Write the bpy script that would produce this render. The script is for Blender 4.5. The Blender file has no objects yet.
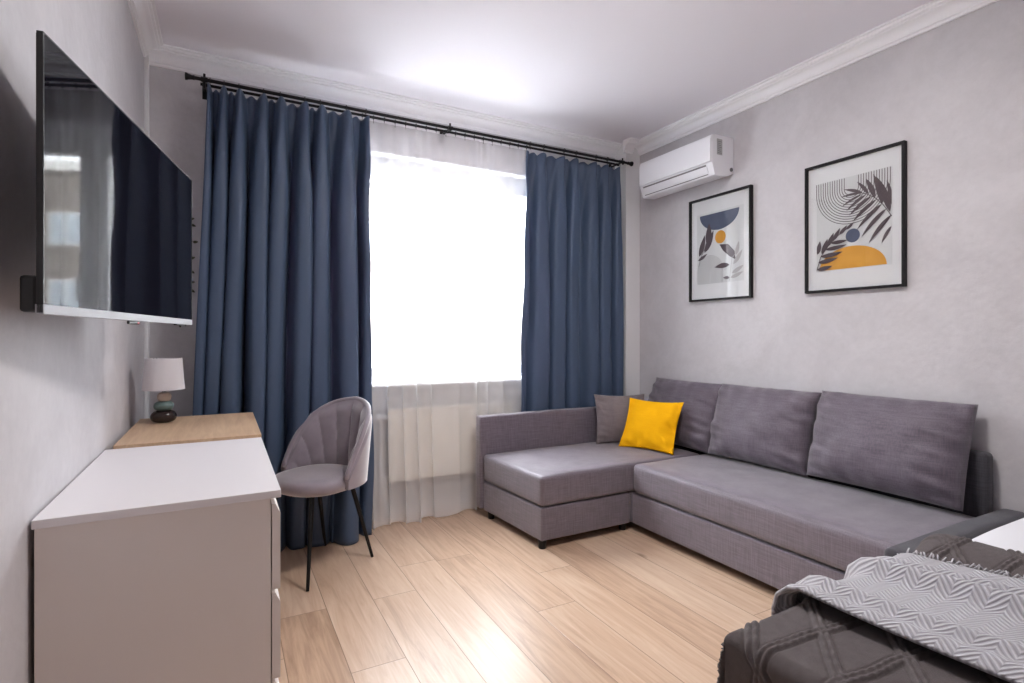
import bpy, bmesh, math, random
from mathutils import Vector, Matrix, noise
PI = math.pi
R = math.radians
random.seed(7)
S = bpy.context.scene
COL = S.collection

# ------------------------------------------------------------------ room numbers (metres)
XL, XR, YB, YF, ZC = -0.360, 2.896, 3.380, -2.30, 2.680

# ------------------------------------------------------------------ materials
def nt(name):
    m = bpy.data.materials.new(name); m.use_nodes = True
    t = m.node_tree; b = t.nodes['Principled BSDF']
    return m, t, b

def N(t, typ, **kw):
    n = t.nodes.new(typ)
    for k, v in kw.items():
        if k in n.inputs: n.inputs[k].default_value = v
        else: setattr(n, k, v)
    return n

def rgba(c): return (c[0], c[1], c[2], 1.0)

def mat(name, c, rough=.5, metal=0, c2=None, nscale=20, bump=0, bscale=200, spec=.5, sheen=0, detail=4, coat=0):
    m, t, b = nt(name)
    b.inputs['Base Color'].default_value = rgba(c)
    b.inputs['Roughness'].default_value = rough
    b.inputs['Metallic'].default_value = metal
    b.inputs['Specular IOR Level'].default_value = spec
    b.inputs['Sheen Weight'].default_value = sheen
    b.inputs['Coat Weight'].default_value = coat
    tc = N(t, 'ShaderNodeTexCoord')
    if c2:
        n = N(t, 'ShaderNodeTexNoise', Scale=nscale, Detail=detail)
        t.links.new(tc.outputs['Object'], n.inputs['Vector'])
        r = N(t, 'ShaderNodeValToRGB')
        r.color_ramp.elements[0].position = .35; r.color_ramp.elements[0].color = rgba(c)
        r.color_ramp.elements[1].position = .65; r.color_ramp.elements[1].color = rgba(c2)
        t.links.new(n.outputs['Fac'], r.inputs['Fac']); t.links.new(r.outputs['Color'], b.inputs['Base Color'])
    if bump:
        n = N(t, 'ShaderNodeTexNoise', Scale=bscale, Detail=3)
        t.links.new(tc.outputs['Object'], n.inputs['Vector'])
        bp = N(t, 'ShaderNodeBump', Strength=bump, Distance=.004)
        t.links.new(n.outputs['Fac'], bp.inputs['Height']); t.links.new(bp.outputs['Normal'], b.inputs['Normal'])
    return m

def plaster(name, c, c2):
    m, t, b = nt(name)
    b.inputs['Roughness'].default_value = .55
    b.inputs['Specular IOR Level'].default_value = .35
    tc = N(t, 'ShaderNodeTexCoord')
    n1 = N(t, 'ShaderNodeTexNoise', Scale=3.2, Detail=9, Roughness=.68, Distortion=.6)
    n2 = N(t, 'ShaderNodeTexNoise', Scale=26, Detail=6, Roughness=.7)
    vo = N(t, 'ShaderNodeTexVoronoi', Scale=34); vo.feature = 'SMOOTH_F1'
    for n in (n1, n2, vo): t.links.new(tc.outputs['Object'], n.inputs['Vector'])
    ad = N(t, 'ShaderNodeMath', operation='MULTIPLY_ADD'); ad.inputs[1].default_value = .45
    t.links.new(n2.outputs['Fac'], ad.inputs[0]); t.links.new(n1.outputs['Fac'], ad.inputs[2])
    r = N(t, 'ShaderNodeValToRGB')
    r.color_ramp.elements[0].position = .56; r.color_ramp.elements[0].color = rgba(c)
    r.color_ramp.elements[1].position = .88; r.color_ramp.elements[1].color = rgba(c2)
    t.links.new(ad.outputs[0], r.inputs['Fac']); t.links.new(r.outputs['Color'], b.inputs['Base Color'])
    mm = N(t, 'ShaderNodeMath', operation='MULTIPLY_ADD'); mm.inputs[1].default_value = .5
    t.links.new(vo.outputs['Distance'], mm.inputs[0]); t.links.new(ad.outputs[0], mm.inputs[2])
    bp = N(t, 'ShaderNodeBump', Strength=.35, Distance=.006)
    t.links.new(mm.outputs[0], bp.inputs['Height']); t.links.new(bp.outputs['Normal'], b.inputs['Normal'])
    return m

def linen(name, c, c2, scale=1.0, rough=.85, bump=.5, sheen=.25, spec=.2):
    """woven cloth: two stretched noises crossed"""
    m, t, b = nt(name)
    b.inputs['Roughness'].default_value = rough
    b.inputs['Specular IOR Level'].default_value = spec
    b.inputs['Sheen Weight'].default_value = sheen
    b.inputs['Sheen Roughness'].default_value = .5
    tc = N(t, 'ShaderNodeTexCoord')
    outs = []
    for sc in ((900, 900, 40), (40, 40, 900)):
        mp = N(t, 'ShaderNodeMapping'); mp.inputs['Scale'].default_value = [q * .26 * scale for q in sc]
        t.links.new(tc.outputs['Object'], mp.inputs['Vector'])
        n = N(t, 'ShaderNodeTexNoise', Scale=1.0, Detail=3, Roughness=.6)
        t.links.new(mp.outputs['Vector'], n.inputs['Vector']); outs.append(n.outputs['Fac'])
    a = N(t, 'ShaderNodeMath', operation='ADD'); t.links.new(outs[0], a.inputs[0]); t.links.new(outs[1], a.inputs[1])
    h = N(t, 'ShaderNodeMath', operation='MULTIPLY'); h.inputs[1].default_value = .5; t.links.new(a.outputs[0], h.inputs[0])
    r = N(t, 'ShaderNodeValToRGB')
    r.color_ramp.elements[0].position = .38; r.color_ramp.elements[0].color = rgba(c)
    r.color_ramp.elements[1].position = .62; r.color_ramp.elements[1].color = rgba(c2)
    t.links.new(h.outputs[0], r.inputs['Fac']); t.links.new(r.outputs['Color'], b.inputs['Base Color'])
    bp = N(t, 'ShaderNodeBump', Strength=bump, Distance=.0015)
    t.links.new(h.outputs[0], bp.inputs['Height']); t.links.new(bp.outputs['Normal'], b.inputs['Normal'])
    return m

def mathn(t, op, a, b=None, c=None):
    n = t.nodes.new('ShaderNodeMath'); n.operation = op
    for i, v in enumerate((a, b, c)):
        if v is None: continue
        if isinstance(v, (int, float)): n.inputs[i].default_value = v
        else: t.links.new(v, n.inputs[i])
    return n.outputs[0]

def floor_mat():
    m, t, b = nt('oak_laminate')
    tc = N(t, 'ShaderNodeTexCoord')
    sx = N(t, 'ShaderNodeSeparateXYZ'); t.links.new(tc.outputs['Object'], sx.inputs[0])
    x, y = sx.outputs[0], sx.outputs[1]
    W, L = .195, 1.28
    rx = mathn(t, 'DIVIDE', mathn(t, 'SUBTRACT', x, .583), W)
    row = mathn(t, 'FLOOR', rx); fx = mathn(t, 'FRACT', rx)
    wn = N(t, 'ShaderNodeTexWhiteNoise'); wn.noise_dimensions = '1D'
    t.links.new(mathn(t, 'ADD', row, 13.3), wn.inputs['W'])
    ry = mathn(t, 'ADD', mathn(t, 'DIVIDE', y, L), wn.outputs['Value'])
    colm = mathn(t, 'FLOOR', ry); fy = mathn(t, 'FRACT', ry)
    idv = mathn(t, 'ADD', mathn(t, 'MULTIPLY', row, 7.31), mathn(t, 'MULTIPLY', colm, 3.17))
    w2 = N(t, 'ShaderNodeTexWhiteNoise'); w2.noise_dimensions = '1D'; t.links.new(idv, w2.inputs['W'])
    # grain, shifted per plank
    cb = N(t, 'ShaderNodeCombineXYZ')
    t.links.new(mathn(t, 'MULTIPLY', x, 9.0), cb.inputs[0])
    t.links.new(mathn(t, 'MULTIPLY', y, .75), cb.inputs[1])
    t.links.new(mathn(t, 'MULTIPLY', w2.outputs['Value'], 40.0), cb.inputs[2])
    g = N(t, 'ShaderNodeTexNoise', Scale=3.0, Detail=8, Roughness=.62, Distortion=.9); t.links.new(cb.outputs[0], g.inputs['Vector'])
    cb2 = N(t, 'ShaderNodeCombineXYZ')
    t.links.new(mathn(t, 'MULTIPLY', x, 130.0), cb2.inputs[0]); t.links.new(mathn(t, 'MULTIPLY', y, 3.0), cb2.inputs[1]); t.links.new(w2.outputs['Value'], cb2.inputs[2])
    g2 = N(t, 'ShaderNodeTexNoise', Scale=1.0, Detail=4); t.links.new(cb2.outputs[0], g2.inputs['Vector'])
    # knots
    cb3 = N(t, 'ShaderNodeCombineXYZ')
    t.links.new(mathn(t, 'MULTIPLY', x, 1.9), cb3.inputs[0]); t.links.new(y, cb3.inputs[1]); t.links.new(w2.outputs['Value'], cb3.inputs[2])
    v = N(t, 'ShaderNodeTexVoronoi', Scale=2.3); t.links.new(cb3.outputs[0], v.inputs['Vector'])
    kn = N(t, 'ShaderNodeValToRGB')
    kn.color_ramp.elements[0].position = .02; kn.color_ramp.elements[0].color = (1, 1, 1, 1)
    kn.color_ramp.elements[1].position = .11; kn.color_ramp.elements[1].color = (0, 0, 0, 1)
    t.links.new(v.outputs['Distance'], kn.inputs['Fac'])
    fac = mathn(t, 'ADD', mathn(t, 'MULTIPLY', g.outputs['Fac'], .76), mathn(t, 'MULTIPLY', g2.outputs['Fac'], .14))
    fac = mathn(t, 'ADD', fac, mathn(t, 'MULTIPLY', w2.outputs['Value'], .20))
    r = N(t, 'ShaderNodeValToRGB'); e = r.color_ramp.elements
    e[0].position = .28; e[0].color = (.35, .225, .148, 1)
    e[1].position = .72; e[1].color = (.65, .49, .365, 1)
    e.new(.5).color = (.54, .37, .258, 1)
    t.links.new(fac, r.inputs['Fac'])
    mk = N(t, 'ShaderNodeMix', data_type='RGBA'); mk.inputs['B'].default_value = (.20, .115, .065, 1)
    t.links.new(mathn(t, 'MULTIPLY', kn.outputs['Color'], .75), mk.inputs['Factor']); t.links.new(r.outputs['Color'], mk.inputs['A'])
    # seams
    ex = mathn(t, 'MULTIPLY', mathn(t, 'MINIMUM', fx, mathn(t, 'SUBTRACT', 1.0, fx)), W)
    ey = mathn(t, 'MULTIPLY', mathn(t, 'MINIMUM', fy, mathn(t, 'SUBTRACT', 1.0, fy)), L)
    ed = mathn(t, 'MINIMUM', ex, ey)
    seam = mathn(t, 'LESS_THAN', ed, .0014)
    ms = N(t, 'ShaderNodeMix', data_type='RGBA'); ms.inputs['B'].default_value = (.16, .095, .06, 1)
    t.links.new(mathn(t, 'MULTIPLY', seam, .8), ms.inputs['Factor']); t.links.new(mk.outputs['Result'], ms.inputs['A'])
    t.links.new(ms.outputs['Result'], b.inputs['Base Color'])
    b.inputs['Roughness'].default_value = .36
    b.inputs['Specular IOR Level'].default_value = .5
    rr = mathn(t, 'ADD', mathn(t, 'MULTIPLY', g2.outputs['Fac'], .09), .29); t.links.new(rr, b.inputs['Roughness'])
    bev = mathn(t, 'MINIMUM', mathn(t, 'DIVIDE', ed, .003), 1.0)
    hh = mathn(t, 'ADD', bev, mathn(t, 'MULTIPLY', g2.outputs['Fac'], .12))
    bp = N(t, 'ShaderNodeBump', Strength=.35, Distance=.0015); t.links.new(hh, bp.inputs['Height'])
    t.links.new(bp.outputs['Normal'], b.inputs['Normal'])
    return m

def oak_mat():
    m, t, b = nt('pale_oak_board')
    tc = N(t, 'ShaderNodeTexCoord'); mp = N(t, 'ShaderNodeMapping'); mp.inputs['Scale'].default_value = (26, 2.0, 26)
    t.links.new(tc.outputs['Object'], mp.inputs['Vector'])
    g = N(t, 'ShaderNodeTexNoise', Scale=1.4, Detail=7, Roughness=.65, Distortion=.5); t.links.new(mp.outputs[0], g.inputs['Vector'])
    r = N(t, 'ShaderNodeValToRGB')
    r.color_ramp.elements[0].position = .3; r.color_ramp.elements[0].color = (.56, .37, .23, 1)
    r.color_ramp.elements[1].position = .7; r.color_ramp.elements[1].color = (.74, .54, .36, 1)
    t.links.new(g.outputs['Fac'], r.inputs['Fac']); t.links.new(r.outputs['Color'], b.inputs['Base Color'])
    b.inputs['Roughness'].default_value = .45
    return m

def curtain_mat(name, c, transl=.13):
    m, t, b = nt(name)
    b.inputs['Base Color'].default_value = rgba(c); b.inputs['Roughness'].default_value = .48
    b.inputs['Specular IOR Level'].default_value = .45
    b.inputs['Sheen Weight'].default_value = .08; b.inputs['Sheen Roughness'].default_value = .35
    b.inputs['Sheen Tint'].default_value = (.6, .75, 1, 1)
    tc = N(t, 'ShaderNodeTexCoord'); n = N(t, 'ShaderNodeTexNoise', Scale=500, Detail=2); t.links.new(tc.outputs['Object'], n.inputs['Vector'])
    bp = N(t, 'ShaderNodeBump', Strength=.15, Distance=.001); t.links.new(n.outputs['Fac'], bp.inputs['Height']); t.links.new(bp.outputs['Normal'], b.inputs['Normal'])
    tr = N(t, 'ShaderNodeBsdfTranslucent'); tr.inputs['Color'].default_value = (.26, .19, .27, 1)
    mx = N(t, 'ShaderNodeMixShader'); mx.inputs[0].default_value = transl
    o = t.nodes['Material Output']
    t.links.new(b.outputs[0], mx.inputs[1]); t.links.new(tr.outputs[0], mx.inputs[2]); t.links.new(mx.outputs[0], o.inputs['Surface'])
    return m

def sheer_mat():
    m, t, b = nt('white_voile'); o = t.nodes['Material Output']; t.nodes.remove(b)
    d = N(t, 'ShaderNodeBsdfDiffuse'); d.inputs['Color'].default_value = (.95, .94, .94, 1)
    tr = N(t, 'ShaderNodeBsdfTranslucent'); tr.inputs['Color'].default_value = (.90, .90, .91, 1)
    tp = N(t, 'ShaderNodeBsdfTransparent')
    m1 = N(t, 'ShaderNodeMixShader'); m1.inputs[0].default_value = .05
    t.links.new(d.outputs[0], m1.inputs[1]); t.links.new(tr.outputs[0], m1.inputs[2])
    m2 = N(t, 'ShaderNodeMixShader'); m2.inputs[0].default_value = .37
    t.links.new(tp.outputs[0], m2.inputs[1]); t.links.new(m1.outputs[0], m2.inputs[2]); t.links.new(m2.outputs[0], o.inputs['Surface'])
    return m

def glass_mat(name, refl=.06, rough=.0, fresnel=False):
    m, t, b = nt(name); o = t.nodes['Material Output']; t.nodes.remove(b)
    tp = N(t, 'ShaderNodeBsdfTransparent'); tp.inputs['Color'].default_value = (.97, .98, .98, 1)
    g = N(t, 'ShaderNodeBsdfGlossy'); g.inputs['Roughness'].default_value = rough
    mx = N(t, 'ShaderNodeMixShader'); mx.inputs[0].default_value = refl
    if fresnel:
        f = N(t, 'ShaderNodeFresnel'); f.inputs['IOR'].default_value = 1.5; ge = N(t, 'ShaderNodeNewGeometry')
        t.links.new(mathn(t, 'MULTIPLY', f.outputs[0], mathn(t, 'SUBTRACT', 1.0, ge.outputs['Backfacing'])), mx.inputs[0])
    t.links.new(tp.outputs[0], mx.inputs[1]); t.links.new(g.outputs[0], mx.inputs[2]); t.links.new(mx.outputs[0], o.inputs['Surface'])
    return m

def throw_mat():
    m, t, b = nt('grey_herringbone_knit')
    b.inputs['Roughness'].default_value = .9; b.inputs['Specular IOR Level'].default_value = .15; b.inputs['Sheen Weight'].default_value = .2
    uv = N(t, 'ShaderNodeUVMap'); sx = N(t, 'ShaderNodeSeparateXYZ'); t.links.new(uv.outputs[0], sx.inputs[0])
    u, v = sx.outputs[0], sx.outputs[1]
    zz = mathn(t, 'ABSOLUTE', mathn(t, 'SUBTRACT', mathn(t, 'FRACT', mathn(t, 'DIVIDE', v, .062)), .5))
    ph = mathn(t, 'ADD', u, mathn(t, 'MULTIPLY', zz, .062))
    st = mathn(t, 'SINE', mathn(t, 'MULTIPLY', ph, 2 * PI / .0125))
    n = N(t, 'ShaderNodeTexNoise', Scale=350, Detail=2)
    h = mathn(t, 'ADD', mathn(t, 'MULTIPLY', st, .5), mathn(t, 'MULTIPLY', n.outputs['Fac'], .5))
    r = N(t, 'ShaderNodeValToRGB')
    r.color_ramp.elements[0].position = .0; r.color_ramp.elements[0].color = (.36, .35, .38, 1)
    r.color_ramp.elements[1].position = .7; r.color_ramp.elements[1].color = (.55, .54, .575, 1)
    t.links.new(h, r.inputs['Fac']); t.links.new(r.outputs['Color'], b.inputs['Base Color'])
    bp = N(t, 'ShaderNodeBump', Strength=.6, Distance=.004); t.links.new(h, bp.inputs['Height']); t.links.new(bp.outputs['Normal'], b.inputs['Normal'])
    return m

def brick_mat():
    m, t, b = nt('pinkish_brick')
    tc = N(t, 'ShaderNodeTexCoord')
    n = N(t, 'ShaderNodeTexBrick', Scale=4.0); t.links.new(tc.outputs['Object'], n.inputs['Vector'])
    n.inputs['Color1'].default_value = (.30, .19, .16, 1); n.inputs['Color2'].default_value = (.27, .165, .14, 1); n.inputs['Mortar'].default_value = (.22, .19, .17, 1)
    t.links.new(n.outputs['Color'], b.inputs['Base Color']); b.inputs['Roughness'].default_value = .9
    return m

M = {}
M['wall'] = plaster('decor_plaster', (.56, .54, .56), (.63, .61, .63))
M['under_sill'] = mat('grey_niche_paint', (.50, .49, .49), .6)
M['white_paint'] = mat('white_paint', (.80, .80, .81), .45)
M['cornice'] = mat('white_moulding', (.95, .94, .96), .5)
M['ceiling'] = mat('satin_ceiling', (.92, .90, .95), .60, spec=.16)
M['floor'] = floor_mat()
M['pvc'] = mat('white_pvc', (.84, .84, .85), .3)
M['dark'] = mat('dark_gap', (.02, .02, .022), .6)
M['navy'] = curtain_mat('navy_curtain_cloth', (.080, .122, .205))
M['sheer'] = sheer_mat()
M['black_metal'] = mat('black_metal', (.015, .015, .017), .35, .6)
M['greige'] = mat('greige_melamine', (.86, .80, .765), .42, c2=(.87, .81, .775), nscale=5)
M['top_white'] = mat('white_melamine_top', (.88, .85, .87), .38)
M['oak'] = oak_mat()
M['sofa'] = linen('charcoal_linen', (.112, .092, .116), (.200, .167, .206), rough=.58, spec=.6, sheen=.45)
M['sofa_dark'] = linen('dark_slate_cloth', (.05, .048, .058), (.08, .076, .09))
M['cushion'] = linen('charcoal_linen_cushion', (.092, .074, .097), (.162, .134, .170), rough=.6, spec=.5, sheen=.35)
M['mauve'] = linen('mauve_grey_cotton', (.18, .15, .155), (.225, .19, .195), 1.5, bump=.3)
M['yellow'] = linen('mustard_yellow_cotton', (.95, .44, .0015), (1.0, .51, .002), 1.5, bump=.25, sheen=0)
M['velvet'] = mat('mauve_velvet', (.25, .213, .25), .5, c2=(.29, .25, .29), nscale=14, sheen=1.0, spec=.45)
M['tv_screen'] = mat('black_glass_screen', (.006, .006, .01), .03)
M['tv_screen'].node_tree.nodes['Principled BSDF'].inputs['IOR'].default_value = 1.16
M['tv_black'] = mat('black_tv_plastic', (.012, .012, .013), .4)
M['silver'] = mat('silver_plastic', (.36, .36, .38), .5, .2)
M['red'] = mat('red_plastic', (.45, .03, .04), .4)
M['ac_white'] = mat('white_ac_plastic', (.84, .84, .87), .32)
M['ac_grey'] = mat('grey_ac_slot', (.18, .18, .19), .5)
M['sticker'] = mat('grey_sticker', (.42, .42, .42), .6)
M['frame_black'] = mat('black_wood_frame', (.012, .011, .013), .5, spec=.25)
M['paper'] = mat('white_paper', (.76, .74, .75), .8)
M['art_bg'] = mat('art_background', (.66, .65, .655), .8)
M['art_line'] = mat('art_line_ink', (.095, .075, .085), .8)
M['art_thin'] = mat('art_grey_ink', (.30, .28, .29), .8)
M['art_leaf'] = mat('art_leaf_ink', (.105, .078, .088), .8)
M['art_pale'] = mat('art_pale_leaf', (.45, .42, .42), .8)
M['art_navy'] = mat('art_navy_ink', (.095, .11, .17), .8)
M['art_ochre'] = mat('art_ochre_ink', (.74, .36, .055), .8, c2=(.66, .30, .04), nscale=9)
M['pic_glass'] = glass_mat('picture_glass', fresnel=True)
M['win_glass'] = glass_mat('window_glass', .05)
M['shade'] = mat('white_lamp_fabric', (.72, .70, .73), .8)
M['stone_dark'] = mat('dark_brown_glaze', (.028, .018, .018), .18)
M['stone_teal'] = mat('teal_glaze', (.12, .185, .185), .3, c2=(.14, .21, .208))
M['stone_beige'] = mat('beige_glaze', (.55, .46, .40), .4)
M['radiator'] = mat('cream_enamel', (.90, .87, .79), .35)
M['spread'] = mat('taupe_knit', (.096, .080, .081), .9, c2=(.114, .096, .097), nscale=60, bump=.5, bscale=600, sheen=.15, spec=.15)
M['throw'] = throw_mat()
M['fringe'] = mat('grey_yarn', (.50, .49, .52), .9)
M['sheet'] = mat('white_bed_linen', (.70, .70, .735), .7, bump=.15, bscale=40)
M['bed_base'] = mat('dark_bed_upholstery', (.06, .055, .06), .85)
M['leaf'] = mat('dark_green_leaf', (.02, .03, .015), .5, c2=(.07, .06, .02), nscale=40)
M['brick'] = brick_mat()
M['bld_white'] = mat('pale_facade', (.7, .68, .65), .8)
M['bld_glass'] = mat('far_window_glass', (.38, .42, .46), .15)
M['ground'] = mat('pale_paving', (.42, .42, .43), .9, c2=(.38, .38, .39))

# ------------------------------------------------------------------ object helpers
ORG = {}
def thing(name, label, cat, loc=(0, 0, 0), group=None):
    o = bpy.data.objects.new(name, None); COL.objects.link(o); o.location = loc
    o.empty_display_size = .05
    o['label'] = label; o['category'] = cat
    if group: o['group'] = group
    ORG[o.name] = Vector(loc)
    return o

def tag(o, label, cat, group=None):
    o['label'] = label; o['category'] = cat
    if group: o['group'] = group
    return o

def obj(name, bm, mats, parent=None, smooth=None, base=None, label=None, solid=0):
    """world-space bmesh -> one mesh object (origin at its thing's base)"""
    if not isinstance(mats, (list, tuple)): mats = [mats]
    bmesh.ops.remove_doubles(bm, verts=bm.verts, dist=1e-6)
    if parent is not None: org = ORG[parent.name]
    elif base is not None: org = Vector(base)
    else: org = Vector((0, 0, 0))
    if org.length: bmesh.ops.translate(bm, verts=bm.verts, vec=-org)
    me = bpy.data.meshes.new(name); bm.to_mesh(me); bm.free()
    for q in mats: me.materials.append(M[q] if isinstance(q, str) else q)
    if smooth is not None:
        for p in me.polygons: p.use_smooth = True
        if smooth < 179: me.set_sharp_from_angle(angle=R(smooth))
    o = bpy.data.objects.new(name, me); COL.objects.link(o)
    if parent is not None:
        o.parent = parent
    else:
        o.location = org
    ORG[o.name] = org
    if label: o['label'] = label
    return o

def struct(name, bm, mats, smooth=None, parent=None):
    o = obj(name, bm, mats, parent, smooth)
    if parent is None: o['kind'] = 'structure'
    return o

def box(bm, x0, x1, y0, y1, z0, z1, bev=0, seg=2, mi=0):
    vs = [bm.verts.new((x, y, z)) for z in (z0, z1) for y in (y0, y1) for x in (x0, x1)]
    F = [(0, 2, 3, 1), (4, 5, 7, 6), (0, 1, 5, 4), (1, 3, 7, 5), (3, 2, 6, 7), (2, 0, 4, 6)]
    fs = [bm.faces.new([vs[i] for i in f]) for f in F]
    for f in fs: f.material_index = mi
    if bev:
        es = set(e for f in fs for e in f.edges)
        r = bmesh.ops.bevel(bm, geom=list(es), offset=bev, segments=seg, profile=.5, affect='EDGES')
        for f in r['faces']: f.material_index = mi
    return vs

def bx(*a, **k):
    bm = bmesh.new(); box(bm, *a, **k); return bm

def tube(bm, pts, r, n=10, cap=True, mi=0):
    pts = [Vector(p) for p in pts]
    rs = r if isinstance(r, (list, tuple)) else [r] * len(pts)
    rings = []
    prev = None
    for i, p in enumerate(pts):
        d = (pts[min(i + 1, len(pts) - 1)] - pts[max(i - 1, 0)]).normalized()
        a = Vector((0, 0, 1)) if abs(d.z) < .95 else Vector((1, 0, 0))
        if prev is not None: a = prev
        u = (a - d * a.dot(d)).normalized(); w = d.cross(u); prev = u
        rings.append([bm.verts.new(p + (u * math.cos(2 * PI * k / n) + w * math.sin(2 * PI * k / n)) * rs[i]) for k in range(n)])
    for a, b in zip(rings, rings[1:]):
        for k in range(n):
            f = bm.faces.new((a[k], a[(k + 1) % n], b[(k + 1) % n], b[k])); f.material_index = mi
    if cap:
        bm.faces.new(rings[0][::-1]).material_index = mi; bm.faces.new(rings[-1]).material_index = mi

def lathe(bm, prof, c, n=32, mi=0, sx=1, sy=1):
    rings = []
    for r, z in prof:
        rings.append([bm.verts.new((c[0] + r * sx * math.cos(2 * PI * k / n), c[1] + r * sy * math.sin(2 * PI * k / n), c[2] + z)) for k in range(n)])
    for a, b in zip(rings, rings[1:]):
        for k in range(n):
            f = bm.faces.new((a[k], a[(k + 1) % n], b[(k + 1) % n], b[k])); f.material_index = mi
    if prof[0][0] > 1e-6: bm.faces.new(rings[0][::-1]).material_index = mi
    if prof[-1][0] > 1e-6: bm.faces.new(rings[-1]).material_index = mi

def extrude_prof(bm, prof, axis, a0, a1, mi=0):
    """closed profile of (p,q) extruded along axis 'x' -> (y,z) or 'y' -> (x,z)"""
    def P(p, a): return (a, p[0], p[1]) if axis == 'x' else (p[0], a, p[1])
    A = [bm.verts.new(P(p, a0)) for p in prof]; B = [bm.verts.new(P(p, a1)) for p in prof]
    n = len(prof)
    for i in range(n): bm.faces.new((A[i], A[(i + 1) % n], B[(i + 1) % n], B[i])).material_index = mi
    bm.faces.new(A[::-1]).material_index = mi; bm.faces.new(B).material_index = mi
    bmesh.ops.recalc_face_normals(bm, faces=bm.faces)

def grid(bm, nu, nv, fn, mi=0, uvl=None, uvf=None, wrapu=False):
    V = [[bm.verts.new(fn(i / nu, j / nv)) for i in range(nu + (0 if wrapu else 1))] for j in range(nv + 1)]
    nn = len(V[0])
    for j in range(nv):
        for i in range(nu):
            i2 = (i + 1) % nn
            f = bm.faces.new((V[j][i], V[j][i2], V[j + 1][i2], V[j + 1][i])); f.material_index = mi
            if uvl is not None:
                for lp, (a, b) in zip(f.loops, ((i, j), (i + 1, j), (i + 1, j + 1), (i, j + 1))):
                    lp[uvl].uv = uvf(a / nu, b / nv)
    return V

def solidify(o, th, off=-1):
    s = o.modifiers.new('thickness', 'SOLIDIFY'); s.thickness = th; s.offset = off

def nz(x, y, z=0): return noise.noise(Vector((x, y, z)))

# ------------------------------------------------------------------ the room
T = .12
struct('floor', bx(XL - T, XR + T, YF - T, YB + .30, -.10, 0), 'floor')
struct('ceiling', bx(XL - T, XR + T, YF - T, YB + .30, ZC, ZC + .10), 'ceiling')
struct('wall_left', bx(XL - T, XL, YF - T, YB + .30, 0, ZC), 'wall')
struct('wall_right', bx(XR, XR + T, YF - T, YB + .30, 0, ZC), 'wall')
struct('wall_front', bx(XL, XR, YF - T, YF, 0, ZC), 'wall')
WX0, WX1, WZ0, WZ1 = .42, 2.10, .865, 2.335
bm = bmesh.new()
box(bm, XL, WX0, YB, YB + .30, 0, ZC); box(bm, WX1, XR, YB, YB + .30, 0, ZC)
box(bm, WX0, WX1, YB, YB + .30, 0, WZ0, mi=1); box(bm, WX0, WX1, YB, YB + .30, WZ1, ZC)
struct('wall_back', bm, ['wall', 'under_sill'])
# white pipe casings in the two corners
struct('trim_1', bx(2.754, XR, 3.243, YB, .0, ZC - .001, bev=.004), 'white_paint')
struct('trim_2', bx(XL, XL + .018, YB - .055, YB, 0, ZC - .001, bev=.003), 'white_paint')

# cornice: moulded profile run round the walls
def cprof(w=.085, h=.090):
    pts = [(0, -h), (.012, -h), (.014, -h + .010), (.022, -h + .014)]
    for i in range(7):
        a = i / 6 * PI / 2
        pts.append((.022 + .034 * (1 - math.cos(a)), -h + .016 + .040 * math.sin(a)))
    pts += [(.062, -.030), (.062, -.024), (.072, -.020), (.074, -.010), (w, -.008), (w, 0), (0, 0)]
    return pts
CP = cprof()
bm = bmesh.new(); extrude_prof(bm, [(YB - p, ZC + q) for p, q in CP], 'x', XL, 2.754); struct('trim_3', bm, 'cornice', 40)
bm = bmesh.new(); extrude_prof(bm, [(XR - p, ZC + q) for p, q in CP], 'y', YF, 3.243); struct('trim_4', bm, 'cornice', 40)
bm = bmesh.new(); extrude_prof(bm, [(XL + p, ZC + q) for p, q in CP], 'y', YF, YB - .085); struct('trim_5', bm, 'cornice', 40)
bm = bmesh.new()
extrude_prof(bm, [(3.243 - p, ZC + q) for p, q in CP], 'x', 2.754 - .03, XR - .085)
struct('trim_6', bm, 'cornice', 40)
# baseboards
struct('baseboard_back', bx(XL + .02, 2.754, YB - .016, YB, 0, .075, bev=.004), 'white_paint')
struct('baseboard_left', bx(XL, XL + .013, YF, YB - .06, 0, .075, bev=.004), 'white_paint')
struct('baseboard_right', bx(XR - .004, XR, YF, 3.24, 0, .075), 'white_paint')

# ---- window: white three-sash frame in its niche
yf0, yf1 = YB + .10, YB + .165
bm = bmesh.new()
fw = .055
box(bm, WX0, WX1, yf0, yf1, WZ0, WZ0 + fw, .004); box(bm, WX0, WX1, yf0, yf1, WZ1 - fw, WZ1, .004)
box(bm, WX0, WX0 + fw, yf0, yf1, WZ0 + fw, WZ1 - fw, .004); box(bm, WX1 - fw, WX1, yf0, yf1, WZ0 + fw, WZ1 - fw, .004)
for xm in (1.034, 1.448): box(bm, xm - .03, xm + .03, yf0, yf1, WZ0 + fw, WZ1 - fw, .004)
win = struct('window_1', bm, 'pvc')
sash_x = [(WX0 + fw - .01, 1.034 - .022), (1.034 + .022, 1.448 - .022), (1.448 + .022, WX1 - fw + .01)]
for a, b in sash_x:
    bm = bmesh.new(); z0, z1, s = WZ0 + fw - .01, WZ1 - fw + .005, .052
    y0, y1 = yf0 - .018, yf0 + .05
    box(bm, a, b, y0, y1, z0, z0 + s, .005); box(bm, a, b, y0, y1, z1 - .085, z1, .005)
    box(bm, a, a + s, y0, y1, z0 + s, z1 - .085, .005); box(bm, b - s, b, y0, y1, z0 + s, z1 - .085, .005)
    sh = obj('sash', bm, 'pvc', win)
    obj('pane', bx(a + s - .004, b - s + .004, yf0 + .014, yf0 + .020, z0 + s - .004, z1 - .081), 'win_glass', sh)
bm = bmesh.new(); box(bm, 1.095, 1.113, yf0 - .032, yf0 - .018, 1.45, 1.50, .003); box(bm, 1.098, 1.110, yf0 - .05, yf0 - .034, 1.36, 1.49, .004)
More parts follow.
